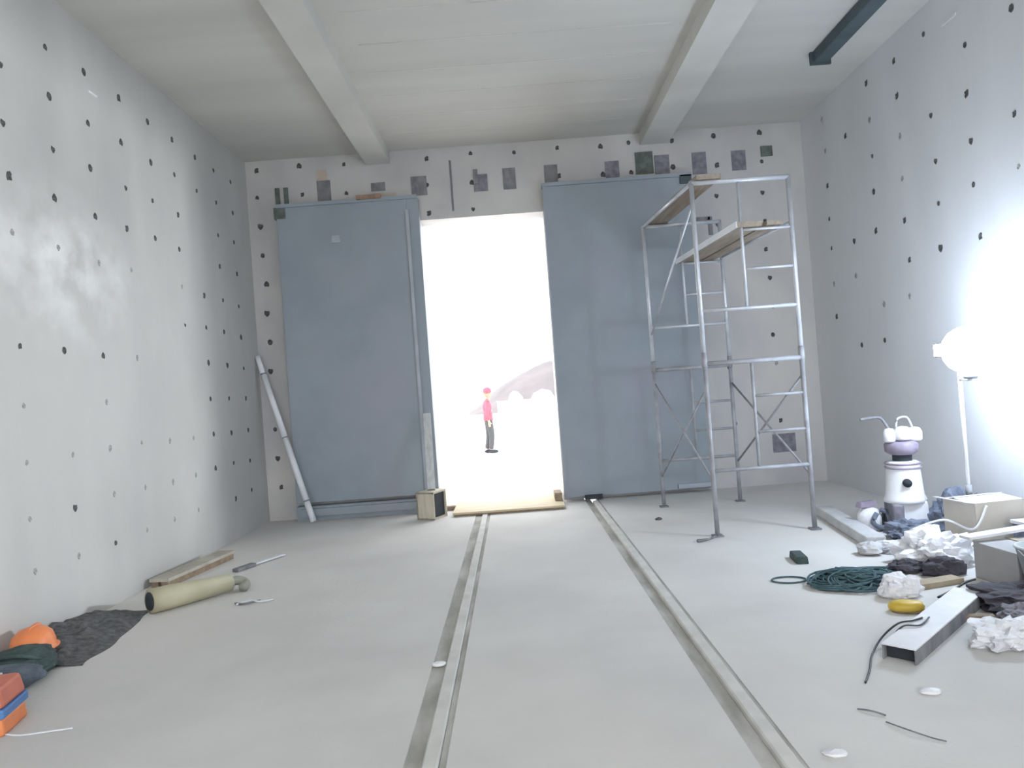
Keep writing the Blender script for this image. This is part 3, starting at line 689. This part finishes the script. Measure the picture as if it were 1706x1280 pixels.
# inverted steel channel and the cable lying over it
ch = thing('steel_channel', 'white steel channel with a dark open end lying on the right floor', 'channel', (0, 0, 0))
ca, cb = Vector((1.955, 3.86, 0)), Vector((2.88, 4.72, 0)); ax = (cb - ca).normalized(); sd = Vector((ax.y, -ax.x, 0))
def chbar(off, w, z0, z1, nm, m):
    p0 = ca + sd * off + Vector((0, 0, (z0 + z1) / 2)); p1 = cb + sd * off + Vector((0, 0, (z0 + z1) / 2))
    return MB().bar(p0, p1, w, z1 - z0).build(nm, m, ch)
chbar(0, .17, .078, .086, 'web', m_white); chbar(-.081, .008, 0, .078, 'flange', m_plate); chbar(.081, .008, 0, .078, 'flange', m_plate)
MB().bar(ca + ax * .04 + Vector((0, 0, .04)), ca + ax * .05 + Vector((0, 0, .04)), .15, .072).build('inside_shade', m_black, ch)  # black plate painted as shade within the channel's open end
tag(MB().path(smooth_curve([(1.66, 3.63, .006), (1.75, 3.77, .006), (1.86, 3.96, .012), (1.99, 4.10, .05), (2.12, 4.17, .094), (2.22, 4.20, .094), (2.30, 4.24, .093)], 8), .0055, 8).build('black_cable', m_cable), 'thin black cable looping over the white steel channel', 'cable')
tag(MB().path(smooth_curve([(2.00, 4.04, .05), (2.12, 4.12, .094), (2.22, 4.12, .094), (2.33, 4.22, .10)], 8), .005, 8).build('black_cable', m_cable), 'second black cable crossing the middle of the steel channel', 'cable')
crumple('plastic_sheet', 'crumpled white plastic sheet right of the steel channel', 'sheet', (2.63, 4.00, 0), (.19, .13, .085), m_bagw, 21, .5, 2.6, .3)
crumple('plastic_sheet', 'grey crumpled sheet behind the white plastic sheet at the right edge', 'sheet', (2.95, 4.34, 0), (.13, .10, .06), m_plate2, 22, .4, 2.4, .2)
crumple('dark_mound', 'dark rumpled low mound below the grey carton at the right edge', 'mound', (3.18, 4.60, 0), (.34, .24, .09), m_dark, 23, .4, 2.4)
bk = thing('plastic_bucket', 'pale plastic bucket cut by the right picture edge', 'bucket', (3.38, 4.74, .075))
MB().lathe([(.085, 0), (.09, .0), (.14, .24), (.148, .24), (.148, .255), (.132, .255), (.085, .015), (0, .012)], 28).build('pail', m_bucket, bk)
MB().path(smooth_curve([(-.145, 0, .235), (-.11, -.11, .15), (0, -.16, .11), (.11, -.11, .15), (.145, 0, .235)], 6), .005, 6).build('wire_handle', m_tube, bk)
tag(MB().path(smooth_curve([(2.80, 3.98, .02), (2.9, 4.05, .05), (3.0, 4.1, .03), (3.1, 4.1, .02)], 6), .007, 6).build('dark_wire', m_cable), 'short dark wire right of the white plastic sheet', 'wire')
tag(MB().path(smooth_curve([(3.72, 5.78, .40), (3.60, 5.78, .22), (3.45, 5.92, .28), (3.2, 5.98, .20)], 8), .009, 8).build('white_cable', m_white), 'white cable sagging from the beige box to the white sack', 'cable')

# ------------------------------------------------------------------ the work lamp
lx, ly, lz = 3.86, 6.22, 1.50
lamp = thing('work_lamp', 'glaring white work lamp on a thin stand before the right wall', 'lamp', (lx, ly, 0))
MB().tube((0, 0, .42), (0, 0, lz - .02), .016, 12).build('pole', m_white, lamp)
for k in range(3):
    g = R(25 + 65 * k)
    MB().tube((0, 0, .46), (.17 * math.cos(g), .17 * math.sin(g), .01), .010, 8).build('leg', m_tube2, lamp)
MB().tube((0, 0, .40), (0, 0, .50), .026, 12).build('collar', m_lampbody, lamp)
MB().path([(0, 0, lz - .09), (-.10, -.30, lz - .085)], .014, 10).build('cross_arm', m_white, lamp)
gl = MB().lathe([(.0, -.20), (.08, -.18), (.14, -.14), (.18, -.08), (.20, 0), (.18, .08), (.14, .14), (.08, .18), (0, .20)], 28, (-.10, -.30, lz + .16))
gl.build('glare_globe', m_glow, lamp)  # glowing globe added beside the flood to give the glare and light the wall
MB().lathe([(.05, -.24), (.06, -.18)], 16, (-.10, -.30, lz + .16)).build('globe_socket', m_lampbody, lamp)
# hooded flood facing the left wall
hd = .18; hw, hh = .048, .067; hl = .038
hood = MB()
hz = lz + .16
hm_, hv = (hh - hl) / 2, hh + hl
for sgn in (1, -1): hood.box((-hd / 2, sgn * (hw + .003), hz + hm_), (hd, .006, hv))
hood.box((-hd / 2, 0, hz + hh + .003), (hd, hw * 2 + .012, .006)); hood.box((-hd / 2, 0, hz - hl - .003), (hd, hw * 2 + .012, .006))
hood.box((.004, 0, hz + hm_), (.008, hw * 2 + .012, hv + .012))
hood.build('flood_hood', m_hood, lamp)
MB().box((-.004, 0, hz), (.006, .05, .05)).build('led_panel', m_led, lamp)
MB().tube((0, 0, lz - .08), (0, 0, hz - hl - .006), .014, 10).build('bracket', m_lampbody, lamp)
ld = bpy.data.lights.new('flood_light', 'POINT'); ld.energy = FLOOD_W; ld.shadow_soft_size = .008; ld.color = (.93, .97, 1.0)
lo = bpy.data.objects.new('flood_light', ld); COL.objects.link(lo); lo.parent = lamp; lo.location = (-.018, 0, hz)
